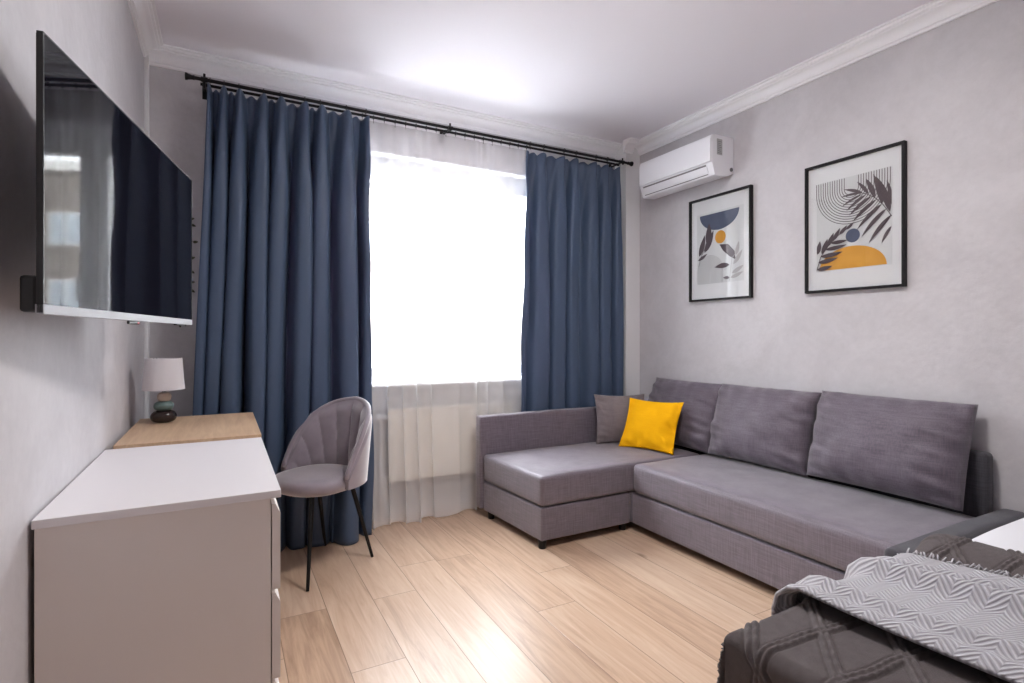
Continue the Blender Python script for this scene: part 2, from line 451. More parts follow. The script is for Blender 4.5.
obj('window_handle', bm, 'pvc', win)
struct('window_sill', bx(WX0 - .05, WX1 + .05, 3.312, yf0, WZ0 - .015, WZ0 + .012, bev=.005), 'pvc')
# niche lining
bm = bmesh.new()
box(bm, WX0 - .0, WX0 + .006, YB + .001, yf0, WZ0 + .012, WZ1); box(bm, WX1 - .006, WX1, YB + .001, yf0, WZ0 + .012, WZ1)
box(bm, WX0, WX1, YB + .001, yf0, WZ1 - .006, WZ1)
struct('trim_7', bm, 'white_paint')

# ------------------------------------------------------------------ outside: brick apartment block across the yard
struct('ground', bx(-60, 60, YB + 1.2, 80, -8.3, -8.0), 'ground')
def far_building(x0, x1, y, z1, wallm, label):
    t = thing('apartment_building', label, 'building', ((x0 + x1) / 2, y + 6, -8))
    obj('facade', bx(x0, x1, y, y + 12, -8, z1), wallm, t)
    obj('roof', bx(x0 - .3, x1 + .3, y - .3, y + 12.3, z1, z1 + .4), 'bld_white', t)
    nx = int((x1 - x0) // 3.2); 
    for i in range(nx):
        for k in range(int((z1 + 7) // 3)):
            cx = x0 + (i + .5) * (x1 - x0) / nx; cz = -6.8 + k * 3.0
            bm = bmesh.new(); w = 1.5; h = 1.5
            box(bm, cx - w / 2, cx + w / 2, y - .05, y + .02, cz, cz + h, mi=0)
            box(bm, cx - w / 2 + .1, cx - .04, y - .06, y - .05, cz + .1, cz + h - .1, mi=1); box(bm, cx + .04, cx + w / 2 - .1, y - .06, y - .05, cz + .1, cz + h - .1, mi=1)
            obj('window', bm, ['bld_white', 'bld_glass'], t)
far_building(-30, 18.0, 26, 8.5, 'brick', 'pinkish brick apartment block seen through the left of the sheer curtain')
far_building(19, 40, 62, 8.0, 'brick', 'pinkish brick apartment block seen through the right of the sheer curtain')

# ------------------------------------------------------------------ radiator
t = thing('radiator', 'cream flat panel radiator under the window behind the sheer curtain', 'radiator', (1.36, 3.34, .25))
bm = bmesh.new(); box(bm, .915, 1.815, 3.322, 3.364, .245, .690, .006)
for i in range(26):
    x = .945 + i * .0336; box(bm, x, x + .018, 3.318, 3.323, .27, .665, .002)
obj('panel', bm, 'radiator', t)
bm = bmesh.new(); box(bm, .912, 1.818, 3.316, 3.368, .690, .702, .003); obj('top_grille', bm, 'radiator', t)
bm = bmesh.new(); tube(bm, [(.915, 3.345, .655), (.87, 3.345, .655)], .014); tube(bm, [(.872, 3.345, .655), (.835, 3.345, .655)], .022, 14); obj('valve', bm, 'white_paint', t)
bm = bmesh.new(); tube(bm, [(.87, 3.345, .655), (.87, 3.345, .02)], .010); tube(bm, [(.915, 3.345, .275), (.895, 3.345, .275), (.895, 3.345, .02)], .010); obj('pipe', bm, 'white_paint', t)

# ------------------------------------------------------------------ curtain rod (double)
RYF, RYR, RZ = 3.225, 3.285, 2.506
t = thing('curtain_rod', 'black double curtain rod under the ceiling moulding above the window', 'curtain rod', (1.31, 3.25, RZ))
bm = bmesh.new(); tube(bm, [(-.130, RYF, RZ), (2.755, RYF, RZ)], .0095, 14); obj('rod', bm, 'black_metal', t)
bm = bmesh.new(); tube(bm, [(-.108, RYR, RZ - .002), (2.70, RYR, RZ - .002)], .008, 14); obj('rod', bm, 'black_metal', t)
for sgn, x in ((-1, -.130), (1, 2.755)):
    bm = bmesh.new()
    prof = [(.0095, 0), (.013, .004), (.011, .012), (.015, .03), (.0185, .036), (.0185, .044), (0.001, .046)]
    n = 16; rings = []
    for r, q in prof: rings.append([bm.verts.new((x + sgn * q, RYF + r * math.cos(2 * PI * k / n), RZ + r * math.sin(2 * PI * k / n))) for k in range(n)])
    for a, b in zip(rings, rings[1:]):
        for k in range(n): bm.faces.new((a[k], a[(k + 1) % n], b[(k + 1) % n], b[k]))
    bm.faces.new(rings[-1]); bmesh.ops.recalc_face_normals(bm, faces=bm.faces)
    obj('finial', bm, 'black_metal', t, 40)
for x in (-.088, 1.285, 2.705):
    bm = bmesh.new()
    tube(bm, [(x, YB - .002, RZ + .0), (x, RYF, RZ + .0)], .007, 10)
    box(bm, x - .014, x + .014, YB - .006, YB - .001, RZ - .045, RZ + .035, .002)
    tube(bm, [(x, RYF, RZ - .016), (x, RYF, RZ + .030)], .006, 10)
    tube(bm, [(x, RYF - .004, RZ - .014), (x, RYF - .004, RZ - .048 if x < 0 else RZ - .02)], .007, 10)
    tube(bm, [(x - .015, RYF, RZ), (x + .015, RYF, RZ)], .013, 12); tube(bm, [(x - .012, RYR, RZ - .002), (x + .012, RYR, RZ - .002)], .011, 12)
    obj('bracket', bm, 'black_metal', t)

# ------------------------------------------------------------------ curtains
def sstep(a, b, x):
    q = max(0, min(1, (x - a) / (b - a))); return q * q * (3 - 2 * q)

def navy_curtain(label, xt, xb, yc, folds, seed, amp, ybot, tail=None, edge=0, name='navy_curtain'):
    """xt,xb: x range at the top and the bottom; folds: list of fold centres 0..1 with widths"""
    t = thing(name, label, 'curtain', ((xb[0] + xb[1]) / 2, yc, 0), 'navy blackout curtains on the front rod')
    ztop = RZ - .034
    nf = len(folds)
    def prof(u):
        # phase: fold index by warped position
        for i in range(nf):
            a = 0 if i == 0 else folds[i - 1]; b = folds[i]
            if u <= b: return (i + (u - a) / (b - a)) * 2 * PI
        return nf * 2 * PI
    def P(u, v):
        h = 1 - v                                   # 0 at top .. 1 bottom
        ph = prof(u)
        i = ph / (2 * PI)
        ai = .82 + .34 * nz(i * 1.1 + seed, h * .5)
        a = amp * ai * (.55 + .45 * sstep(0, .18, h)) * (1 - .25 * sstep(.85, 1, h))
        wob = .75 * nz(i * .9 + seed, h * 1.3) * sstep(.05, .5, h)
        c = math.cos(ph + wob * 1.6)
        c = math.tanh(1.8 * c + .10) / .95
        y = yc - a * c
        # pinch pleats near the top
        pin = (1 - sstep(.0, .10, h))
        y += pin * .012 * math.cos(2 * ph + seed)
        # diagonal draws running from the pinch points
        y += .012 * nz(u * 14 + seed + h * 9, h * 7) * sstep(.0, .04, h) * (1 - sstep(.12, .34, h))
        y += .006 * nz(u * 9 + seed, h * 4 + 3)
        x = (xt[0] + (xt[1] - xt[0]) * u) * (1 - h ** 1.1) + (xb[0] + (xb[1] - xb[0]) * u) * h ** 1.1
        x += (.020 + .010 * nz(i * 1.3, seed)) * math.sin(ph + wob * 1.6) * sstep(.02, .25, h)
        y += (ybot - yc) * sstep(.2, 1, h)
        z = ztop * v + .004
        # scalloped heading between the hooks
        z -= .020 * (1 - abs(math.cos(ph / 1.0))) * (1 - sstep(0, .05, h))
        z -= .012 * (.5 + .5 * nz(u * 6 + seed, 5.1)) * (1 - sstep(0, .05, h))
        x += .026 * nz(u * 5 + seed, h * 1.6 + 4) * sstep(.05, .4, h) * (1 - abs(2 * u - 1) ** 4)
        if tail:
            k = math.exp(-((u - tail[0]) / tail[1]) ** 2) * sstep(.80, 1, h)
            y -= tail[2] * k * (1 + .3 * math.sin(u * 60)); x += .02 * k * math.sin(h * 18)
        if edge:
            k = sstep(.10, 0, abs(u - (0 if edge < 0 else 1)))
            y += .025 * k + .008 * k * math.sin(h * 26 + 1.5 * math.sin(h * 7)) * (1 - h * .4)
            x += .014 * k * nz(h * 5.5, seed + 2)
        y = min(y, yc + .062)
        return (x, y, z)
    bm = bmesh.new(); grid(bm, 240, 110, P)
    o = obj('drape', bm, 'navy', t, 180); solidify(o, .003, 0)
    # rings with little hooks, one at each pinch
    for i in range(nf + 1):
        u = 0 if i == 0 else folds[i - 1]
        u = min(max(u, .012), .988)
        x = xt[0] + (xt[1] - xt[0]) * u
        bm = bmesh.new()
        tube(bm, [(x, RYF + .0135 * math.cos(a), RZ + .0135 * math.sin(a)) for a in [2 * PI * k / 16 for k in range(17)]], .0022, 6, cap=False)
        tube(bm, [(x, RYF, RZ - .0135), (x, RYF, RZ - .040)], .0018, 6)
        obj('ring', bm, 'black_metal', t)
    return t
navy_curtain('wide navy curtain hanging behind the mauve chair, left of the sheer', (-.072, .758), (-.165, .768), 3.208,
             [.09, .175, .32, .42, .575, .675, .85, 1.0], 3.1, .078, 3.168, tail=(.80, .10, .07), edge=1)
navy_curtain('narrow navy curtain hanging behind the sofa armrest, right of the sheer', (1.872, 2.690), (1.800, 2.725), 3.262,
             [.15, .36, .49, .71, .84, 1.0], 8.4, .044, 3.268, edge=-1)

t = thing('sheer_curtain', 'sheer white voile curtain covering the window between the navy curtains', 'curtain', (1.32, 3.27, 0))
def P(u, v):
    h = 1 - v
    x = .70 + 1.20 * u + .05 * (u - .5) * -h
    ph = 2 * PI * (u * 10 + 1.1 * nz(u * 4, 2.2) + .12 * nz(u * 6, h * 1.5))
    a = (.010 + .012 * sstep(.1, .9, h)) * (1 + .6 * nz(u * 8, 9.0))
    y = RYR - .004 + a * math.cos(ph) - .045 * sstep(.72, 1, h) * sstep(1.50, 1.25, x)
    y += .022 * sstep(.68, 1, h) * sstep(1.50, 1.25, x) * math.cos(2 * PI * (u * 5.2 + .25 * nz(u * 4, h)) + .8)
    x += .020 * math.sin(ph) * sstep(.05, .5, h)
    z = (RZ - .028) * v + .006 + .010 * (.5 + .5 * math.cos(2 * PI * u * 5.2)) * sstep(.9, 1, h)
    z -= .008 * abs(math.sin(ph / 2)) * (1 - sstep(0, .04, h))
    return (x, y, z)
bm = bmesh.new(); grid(bm, 420, 60, P); obj('voile', bm, 'sheer', t, 180)
bm = bmesh.new()
def Ph(u, v):
    p = Vector(P(u, v * .010)); q = P(u, .0); return (p.x, p.y - .003, p.z)
grid(bm, 420, 2, lambda u, v: (lambda p: (p[0], p[1] - .0035, p[2]))(P(u, v * .018)))
obj('hem', bm, 'sheer', t, 180)
for i in range(18):
    x = .74 + i * .0675
    bm = bmesh.new()
    tube(bm, [(x, RYR + .0115 * math.cos(a), RZ - .002 + .0115 * math.sin(a)) for a in [2 * PI * k / 14 for k in range(15)]], .002, 6, cap=False)
    tube(bm, [(x, RYR, RZ - .013), (x, RYR, RZ - .038)], .0016, 6)
    obj('ring', bm, 'black_metal', t)

# ------------------------------------------------------------------ dresser
t = thing('dresser', 'low greige three-drawer dresser standing against the left wall below the television', 'dresser', (-.1, 1.86, 0))
dx0, dx1, dy0, dy1 = -.350, .116, 1.465, 2.258
bm = bmesh.new(); box(bm, dx0 - .004, dx1 + .0115, dy0 - .004, dy1, .761, .780, .0015); obj('top', bm, 'top_white', t, label='pale top board')
obj('side_panel', bx(dx0, dx1 - .012, dy0, dy0 + .018, 0, .7605, bev=.001), 'greige', t)
obj('side_panel', bx(dx0, dx1 - .012, dy1 - .020, dy1 - .002, 0, .7605, bev=.001), 'greige', t)
obj('back_panel', bx(dx0 + .004, dx0 + .010, dy0 + .018, dy1 - .020, .02, .7605), 'greige', t)
bm = bmesh.new(); box(bm, dx1 - .045, dx1 - .030, dy0 + .018, dy1 - .020, .0, .075)
obj('plinth', bm, 'greige', t)
for k in range(3):
    z0 = .082 + k * .2245; z1 = z0 + .214
    prof = [(dx1 - .009, z0), (dx1 + .009, z0), (dx1 + .0105, z0 + .0015), (dx1 + .0105, z1 - .024), (dx1 - .001, z1), (dx1 - .009, z1)]
    bm = bmesh.new(); extrude_prof(bm, prof, 'y', dy0 + .001, dy1 - .003)
    dr = obj('drawer', bm, 'greige', t)
    bm = bmesh.new(); bx0 = dx0 + .03
    box(bm, bx0, dx1 - .0095, dy0 + .03, dy0 + .042, z0 + .02, z1 - .03); box(bm, bx0, dx1 - .0095, dy1 - .046, dy1 - .034, z0 + .02, z1 - .03)
    box(bm, bx0, dx1 - .0095, dy0 + .042, dy1 - .046, z0 + .02, z0 + .03)
    obj('drawer_box', bm, 'greige', dr)

# ------------------------------------------------------------------ desk and lamp
t = thing('desk', 'small desk with pale oak top behind the dresser, holding the table lamp', 'desk', (-.1, 2.63, 0))
bm = bmesh.new(); box(bm, -.338, .130, 2.295, 2.985, .766, .785, .0015); obj('desktop', bm, 'oak', t, label='pale oak desktop')
obj('leg_panel', bx(-.335, .112, 2.292, 2.310, 0, .7658, bev=.001), 'greige', t)
obj('leg_panel', bx(-.335, .112, 2.960, 2.978, 0, .7658, bev=.001), 'greige', t)
obj('back_rail', bx(-.335, -.320, 2.3102, 2.9598, .45, .7658), 'greige', t)

lx, ly, lz = -.232, 2.81, .7855
t = thing('table_lamp', 'small table lamp with white shade and stacked pebble base on the oak desk', 'lamp', (lx, ly, lz))
def pebble(name, rx, ry, rz, z, m, ox=0, oy=0):
    bm = bmesh.new(); n = 16
    prof = []
    for i in range(n + 1):
        a = -PI / 2 + PI * i / n
        c = max(math.cos(a), 0)
        prof.append((max(rx * c ** .55, 1e-4), rz * math.sin(a)))
    lathe(bm, prof, (lx + ox, ly + oy, z), 36, sx=1, sy=ry / rx)
    for v in bm.verts:
        d = 1 + .05 * nz(v.co.x * 18, v.co.y * 18, v.co.z * 18 + rz * 99)
        v.co.x = lx + ox + (v.co.x - lx - ox) * d; v.co.y = ly + oy + (v.co.y - ly - oy) * d
    obj(name, bm, m, t, 180)
pebble('base_stone', .050, .046, .0275, lz + .0275, 'stone_dark', .0)
pebble('middle_stone', .039, .037, .0215, lz + .0735, 'stone_teal', .0)
pebble('top_stone', .0275, .0265, .0205, lz + .1125, 'stone_beige', .002)
bm = bmesh.new(); tube(bm, [(lx, ly, lz + .130), (lx, ly, lz + .200)], .007, 12); obj('stem', bm, 'silver', t)
bm = bmesh.new()
bm2 = bmesh.new()
prof = [(.0805, .146), (.070, .283), (.069, .283), (.0795, .146)]
rings = []
for r, z in prof + [prof[0]]:
    rings.append([bm2.verts.new((lx + r * math.cos(2 * PI * k / 48), ly + r * math.sin(2 * PI * k / 48), lz + z)) for k in range(48)])
for a, b in zip(rings, rings[1:]):
    for k in range(48): bm2.faces.new((a[k], a[(k + 1) % 48], b[(k + 1) % 48], b[k]))
bm.free(); obj('lamp_shade', bm2, 'shade', t, 50)
bm = bmesh.new()
for k in range(3):
    a = k * 2 * PI / 3; tube(bm, [(lx, ly, lz + .20), (lx + .065 * math.cos(a), ly + .065 * math.sin(a), lz + .285)], .0015, 6)
obj('shade_ring', bm, 'silver', t)

# ------------------------------------------------------------------ television
A0 = Vector((-.282, 1.231, 0)); A1 = Vector((-.0964, 2.167, 0))
W = (A1 - A0).length; du = (A1 - A0) / W; nn = Vector((du.y, -du.x, 0))      # nn faces the room
z0, z1 = 1.205, 1.708
t = thing('television', 'flat black television on a wall bracket above the dresser, reflecting the window', 'television', (-.25, 1.70, 1.20))
def tvbox(bm, s0, s1, d0, d1, za, zb, bev=0, mi=0):
    vs0 = len(bm.verts)
    b2 = bmesh.new(); box(b2, s0, s1, -d1, -d0, za, zb, bev, mi=mi)
    mtx = Matrix(((du.x, -nn.x, 0, A0.x), (du.y, -nn.y, 0, A0.y), (0, 0, 1, 0), (0, 0, 0, 1)))
    b2.transform(mtx); me = bpy.data.meshes.new('tmp'); b2.to_mesh(me); b2.free(); bm.from_mesh(me); bpy.data.meshes.remove(me)
# local d: 0 = glass face, negative = behind
bm = bmesh.new(); tvbox(bm, .004, W - .004, -.006, -.0005, z0 + .018, z1 - .003); obj('screen', bm, 'tv_screen', t)
bm = bmesh.new()
tvbox(bm, 0, .004, -.010, 0.0005, z0 + .002, z1, .0008); tvbox(bm, W - .004, W, -.010, .0005, z0 + .002, z1, .0008)
tvbox(bm, .004, W - .004, -.010, .0005, z1 - .003, z1, .0008); tvbox(bm, .004, W - .004, -.012, -.0065, z0 + .01, z1 - .003)
obj('bezel', bm, 'tv_black', t)
bm = bmesh.new(); tvbox(bm, 0, W, -.012, .001, z0, z0 + .018, .001); obj('bottom_strip', bm, 'silver', t, label='silver lower edge strip')
bm = bmesh.new(); tvbox(bm, .03, W - .03, -.020, -.0122, z0 + .06, z1 - .10, .003); tvbox(bm, .008, W - .05, -.040, -.0122, z0 + .004, z0 + .070, .006); tvbox(bm, .10, W - .12, -.036, -.0202, z0 + .075, z1 - .18, .006)
obj('back_housing', bm, 'tv_black', t)
bm = bmesh.new(); tvbox(bm, .40, .47, -.008, -.002, z0 - .009, z0 - .0002, .002); sn = obj('sensor', bm, 'tv_black', t)
bm = bmesh.new(); tvbox(bm, .455, .468, -.009, -.001, z0 - .0075, z0 - .002, .001); obj('sensor_lens', bm, 'red', sn, label='red sensor window')
bm = bmesh.new(); tvbox(bm, .79, .89, -.012, -.003, z0 - .004, z0 - .0002, .001); obj('foot_mount', bm, 'tv_black', t)
bm = bmesh.new()
p = A0 + du * .47 - nn * .036
box(bm, XL + .0005, XL + .012, 1.60, 1.86, 1.36, 1.60, .002)
tube(bm, [(XL + .01, 1.72, 1.50), (p.x, p.y, 1.50)], .014, 10); tube(bm, [(XL + .01, 1.72, 1.44), (p.x, p.y, 1.44)], .014, 10)
obj('wall_bracket', bm, 'black_metal', t)

# trailing garland on the back wall, seen past the edge of the television
t = thing('hanging_garland', 'thin garland of tiny dark leaves hanging on the back wall beside the television', 'garland', (-.17, 3.372, 1.86))
bm = bmesh.new(); tube(bm, [(-.172 + .006 * math.sin(z * 9), 3.371, z) for z in [1.86 - .04 * i for i in range(17)]], .0022, 6); obj('stem', bm, 'leaf', t)
lf = [(-.150, 1.800, 20), (-.143, 1.765, -20), (-.133, 1.676, 10), (-.146, 1.589, 25), (-.148, 1.513, -30), (-.148, 1.459, 0), (-.146, 1.410, -35), (-.205, 1.225, -80),
      (-.20, 1.74, 160), (-.203, 1.62, 200), (-.2, 1.50, 150), (-.198, 1.38, 190)]
for x, z, a in lf:
    bm = bmesh.new(); a = R(a)
    pts = []
    n = 10
    for k in range(n):
        q = 2 * PI * k / n; ex = .0125 * math.cos(q); ez = .007 * math.sin(q) * (1 - .4 * math.cos(q))
        pts.append((x + ex * math.cos(a) - ez * math.sin(a), z + ex * math.sin(a) + ez * math.cos(a)))
    lo = [bm.verts.new((p[0], 3.364, p[1])) for p in pts]; hi = [bm.verts.new((p[0], 3.3665, p[1])) for p in pts]
    c = bm.verts.new((x, 3.361, z))
    for k in range(n):
        bm.faces.new((c, lo[(k + 1) % n], lo[k])); bm.faces.new((lo[k], lo[(k + 1) % n], hi[(k + 1) % n], hi[k]))
    bm.faces.new(hi)
    sx = -.172 + .006 * math.sin(z * 9)
    tube(bm, [(sx, 3.371, z + .004), (x, 3.365, z)], .0012, 5)
    bmesh.ops.recalc_face_normals(bm, faces=bm.faces)
    obj('leaf', bm, 'leaf', t)

# ------------------------------------------------------------------ chair
cx, cy = .41, 2.87
t = thing('dining_chair', 'mauve velvet shell chair with channel-stitched back and black legs beside the dresser', 'chair', (cx, cy, 0))
fd = Vector((-.823, -.568, 0)); sd = Vector((fd.y, -fd.x, 0))     # facing; side
def W2(f, s, z): p = Vector((cx, cy, 0)) + fd * f + sd * s; return (p.x, p.y, z)
# seat: round pad
bm = bmesh.new(); n = 56
prof = [(.02, .410), (.14, .408), (.184, .412), (.200, .424), (.207, .442), (.203, .463), (.187, .477), (.14, .484), (.06, .486), (.002, .486)]
rings = []
for r, z in prof:
    rings.append([])
    for k in range(n):
        a = 2 * PI * k / n
        q = r * (abs(math.cos(a)) ** 2.5 + abs(math.sin(a)) ** 2.5) ** (-1 / 2.5)
        rings[-1].append(bm.verts.new(W2(q * math.cos(a) + .012, q * math.sin(a) * 1.0 - .03, z)))
for a, b in zip(rings, rings[1:]):
    for k in range(n): bm.faces.new((a[k], a[(k + 1) % n], b[(k + 1) % n], b[k]))
bm.faces.new(rings[0][::-1]); bm.faces.new(rings[-1]); bmesh.ops.recalc_face_normals(bm, faces=bm.faces)
obj('seat', bm, 'velvet', t, 60)
fb = Vector((-.86, -.50, 0)).normalized(); sb = Vector((fb.y, -fb.x, 0))
def W3(f, s, z): p = Vector((cx, cy, 0)) + fb * f + sb * s; return (p.x, p.y, z)
# backrest shell
AM = R(93)
def topz(q):                       # q -1..1 round the shell
    a = abs(q)
    return .822 - .30 * (a ** 2.8) - .05 * a
def shell(q, v, off):
    ang = q * AM
    zt = topz(q); zb = .425
    z = zb + (zt - zb) * v
    rise = (z - .43)
    rad = .226 + .10 * max(rise, 0) * math.cos(ang * .5) ** 2 + .01
    edge = (1 - v) 
    # channels radiate from the seat
    nch = 8
    qc = q * (1.30 - .34 * v)
    ch = abs(math.sin((qc * .5 + .5) * nch * PI)) ** .4
    ch *= sstep(1.0, .86, v) * sstep(1.0, .8, abs(q))
    inner = -.016 * ch * sstep(0.06, .25, v) if off < 0 else .004
    r = rad + off * .020 * (1 - .55 * sstep(.86, 1, v)) + inner * (1 if off < 0 else 1)
    back = -math.cos(ang) * r; side = math.sin(ang) * r
    return W3(back * .97, side, z)
bm = bmesh.new()
nu, nv = 108, 26
Vi = [[bm.verts.new(shell(-1 + 2 * i / nu, j / nv, -1)) for i in range(nu + 1)] for j in range(nv + 1)]
Vo = [[bm.verts.new(shell(-1 + 2 * i / nu, j / nv, 1)) for i in range(nu + 1)] for j in range(nv + 1)]
for j in range(nv):
    for i in range(nu):
        bm.faces.new((Vi[j][i], Vi[j][i + 1], Vi[j + 1][i + 1], Vi[j + 1][i])); bm.faces.new((Vo[j][i], Vo[j + 1][i], Vo[j + 1][i + 1], Vo[j][i + 1]))
for i in range(nu):
    p = [(Vector(Vi[nv][k].co) + Vector(Vo[nv][k].co)) / 2 for k in (i, i + 1)]
    bm.faces.new((Vi[nv][i], Vi[nv][i + 1], Vo[nv][i + 1], Vo[nv][i])); bm.faces.new((Vi[0][i + 1], Vi[0][i], Vo[0][i], Vo[0][i + 1]))
for j in range(nv):
    bm.faces.new((Vi[j][0], Vi[j + 1][0], Vo[j + 1][0], Vo[j][0])); bm.faces.new((Vi[j + 1][nu], Vi[j][nu], Vo[j][nu], Vo[j + 1][nu]))
bmesh.ops.recalc_face_normals(bm, faces=bm.faces)
bk = obj('backrest', bm, 'velvet', t, 50)
bm = bmesh.new()
tube(bm, [(Vector(shell(-1 + 2 * i / 60, 1, -1)) + Vector(shell(-1 + 2 * i / 60, 1, 1))) / 2 for i in range(61)], .0135, 10)
obj('edge_roll', bm, 'velvet', bk, 180)
for f, s in ((1, 1), (1, -1), (-1, 1), (-1, -1)):
    bm = bmesh.new()
    tube(bm, [W2(f * .13, s * .12, .400), W2(f * .215, s * (.185 if s < 0 else .155), .001)], [.0125, .0075], 12); obj('leg', bm, 'black_metal', t)
bm = bmesh.new(); b2 = box(bm, cx - .13, cx + .13, cy - .13, cy + .13, .399, .4075, .002); obj('seat_plate', bm, 'black_metal', t)

# ------------------------------------------------------------------ soft shapes
def wedge(bm):
    # the left end of the chaise runs out a little towards the armrest
    for v in bm.verts:
        v.co.x -= .075 * max(0, v.co.y - 2.48) * max(0, min(1, (2.1 - v.co.x) / .4))
    return bm
def soft_box(x0, x1, y0, y1, z0, z1, r, n=(40, 20, 8), crown=.0, seed=0, sag=.003):
    """upholstered block: rounded edges, slightly crowned top, faint unevenness"""
    bm = bmesh.new()
    cxx, cyy, czz = (x0 + x1) / 2, (y0 + y1) / 2, (z0 + z1) / 2
    hx, hy, hz = (x1 - x0) / 2, (y1 - y0) / 2, (z1 - z0) / 2
    def put(p):
        q = Vector(p); c = Vector((max(-hx + r, min(hx - r, q.x)), max(-hy + r, min(hy - r, q.y)), max(-hz + r, min(hz - r, q.z))))
        d = q - c
        if d.length > 1e-9: q = c + d.normalized() * r
        a, b = q.x / hx, q.y / hy
        if q.z > 0: q.z += crown * max(0, 1 - a ** 4) * max(0, 1 - b ** 4) * (q.z / hz)
        w = sag * nz(q.x * 5 + seed, q.y * 5, q.z * 5)
        q = q + Vector((w * (1 if abs(a) > .9 else 0), w * (1 if abs(b) > .9 else 0), w if q.z > 0 else 0))
        return bm.verts.new((cxx + q.x, cyy + q.y, czz + q.z))
    def lin(h, k):                   # denser near the ends
        s = [-h, -h + r * .3, -h + r * .6, -h + r]; m = [-h + r + (2 * h - 2 * r) * i / k for i in range(1, k)]
        return s + m + [h - r, h - r * .6, h - r * .3, h]
    X, Y, Z = lin(hx, n[0]), lin(hy, n[1]), lin(hz, n[2])
    def face(A, B, fn):
        V = [[put(fn(a, b)) for a in A] for b in B]
        for j in range(len(B) - 1):
            for i in range(len(A) - 1): bm.faces.new((V[j][i], V[j][i + 1], V[j + 1][i + 1], V[j + 1][i]))
    face(X, Y, lambda a, b: (a, b, hz)); face(X, Y, lambda a, b: (a, b, -hz))
    face(X, Z, lambda a, b: (a, -hy, b)); face(X, Z, lambda a, b: (a, hy, b))
    face(Y, Z, lambda a, b: (-hx, a, b)); face(Y, Z, lambda a, b: (hx, a, b))
    bmesh.ops.remove_doubles(bm, verts=bm.verts, dist=1e-5); bmesh.ops.recalc_face_normals(bm, faces=bm.faces)
    return bm

# ------------------------------------------------------------------ corner sofa
t = thing('corner_sofa', 'charcoal linen corner sofa with chaise, standing along the right wall', 'sofa', (2.2, 2.1, 0))
sx0 = 1.520
YA0, YA1 = 3.135, 3.205
obj('armrest', soft_box(1.456, 2.75, YA0, YA1, .05, .648, .012, (50, 3, 20), 0, 1), 'sofa', t, 60)
obj('chaise_base', wedge(soft_box(sx0 + .006, 2.148, 2.492, YA0 - .004, .045, .226, .008, (24, 24, 8), 0, 2, .0015)), 'sofa', t, 60)
obj('chaise_seat', wedge(soft_box(sx0, 2.74, 2.482, YA0 - .003, .234, .402, .024, (40, 24, 6), .016, 3)), 'sofa', t, 60)
obj('seat_base', soft_box(2.158, 2.805, 1.035, 2.488, .045, .226, .008, (20, 50, 8), 0, 4, .0015), 'sofa', t, 60)
# main seat: sloping front edge, sits just below the chaise top
obj('seat', soft_box(2.146, 2.808, 1.032, 2.476, .234, .404, .030, (24, 50, 6), .014, 5), 'sofa', t, 60)
obj('chaise_corner_base', soft_box(2.158, 2.74, 2.494, YA0 - .004, .045, .226, .008, (16, 16, 6), 0, 6, .001), 'sofa', t, 60)
obj('backrest', soft_box(2.818, 2.888, 1.030, 3.112, .05, .672, .02, (3, 50, 20), 0, 7), 'sofa_dark', t, 60)
obj('end_panel', soft_box(1.975, 2.888, .915, 1.008, .03, .448, .020, (30, 6, 12), .004, 8), 'sofa_dark', t, 60)
for x, y in ((1.545, 2.515), (1.51, 3.08), (2.12, 2.53), (2.30, 1.10), (2.30, 1.80), (2.78, 1.10), (2.70, 3.05)):
    bm = bmesh.new(); lathe(bm, [(.020, 0.0005), (.024, .046)], (x, y, 0), 16); obj('foot', bm, 'black_metal', t, 40)

# ------------------------------------------------------------------ cushions
def pillow(w, h, th, seed=0, pinch=.05, flat=.0, power=2.0, back=1.0, wr=.006, n=46, ex=.5):
    """pillow mesh in local axes: x width, y height, z thickness (front = +z)"""
    bm = bmesh.new()
    def f(a, p): return max(0.0, 1 - abs(a) ** p)
    def pos(u, v, side):
        a, b = -1 + 2 * u, -1 + 2 * v
        k = (f(a, power) * f(b, power)) ** ex
        x = a * w / 2 * (1 - pinch * (1 - b * b)); y = b * h / 2 * (1 - pinch * (1 - a * a))
        # creases running in from the corners and sides
        cr = nz(a * 2.2 + seed, b * 2.2, side * 3) * .6 + .5 * nz(a * 5 + seed * 2, b * 3.0 + a * 2, side)
        edge = (1 - k)
        side_cr = sstep(.35, .95, abs(a)) * (1 - abs(a) ** 8) * nz(a * 1.1 + seed, b * 5.5 + a * 1.5, side + seed)
        z = th / 2 * k + wr * 1.2 * side_cr * (1 if k > .02 else 0) + wr * cr * (.35 + edge) * (1 if k > .02 else 0)
        return (x, y, z * (1 if side > 0 else -back))
    for side in (1, -1):
        V = [[bm.verts.new(pos(i / n, j / n, side)) for i in range(n + 1)] for j in range(n + 1)]
        for j in range(n):
            for i in range(n):
                q = (V[j][i], V[j][i + 1], V[j + 1][i + 1], V[j + 1][i]); bm.faces.new(q if side > 0 else q[::-1])
    bmesh.ops.remove_doubles(bm, verts=bm.verts, dist=1e-5)
    bmesh.ops.recalc_face_normals(bm, faces=bm.faces)
    return bm

def basis(ux, uy, c):
    ux = Vector(ux).normalized(); uy = Vector(uy); uy = (uy - ux * uy.dot(ux)).normalized(); uz = ux.cross(uy)
    return Matrix(((ux.x, uy.x, uz.x, c[0]), (ux.y, uy.y, uz.y, c[1]), (ux.z, uy.z, uz.z, c[2]), (0, 0, 0, 1)))

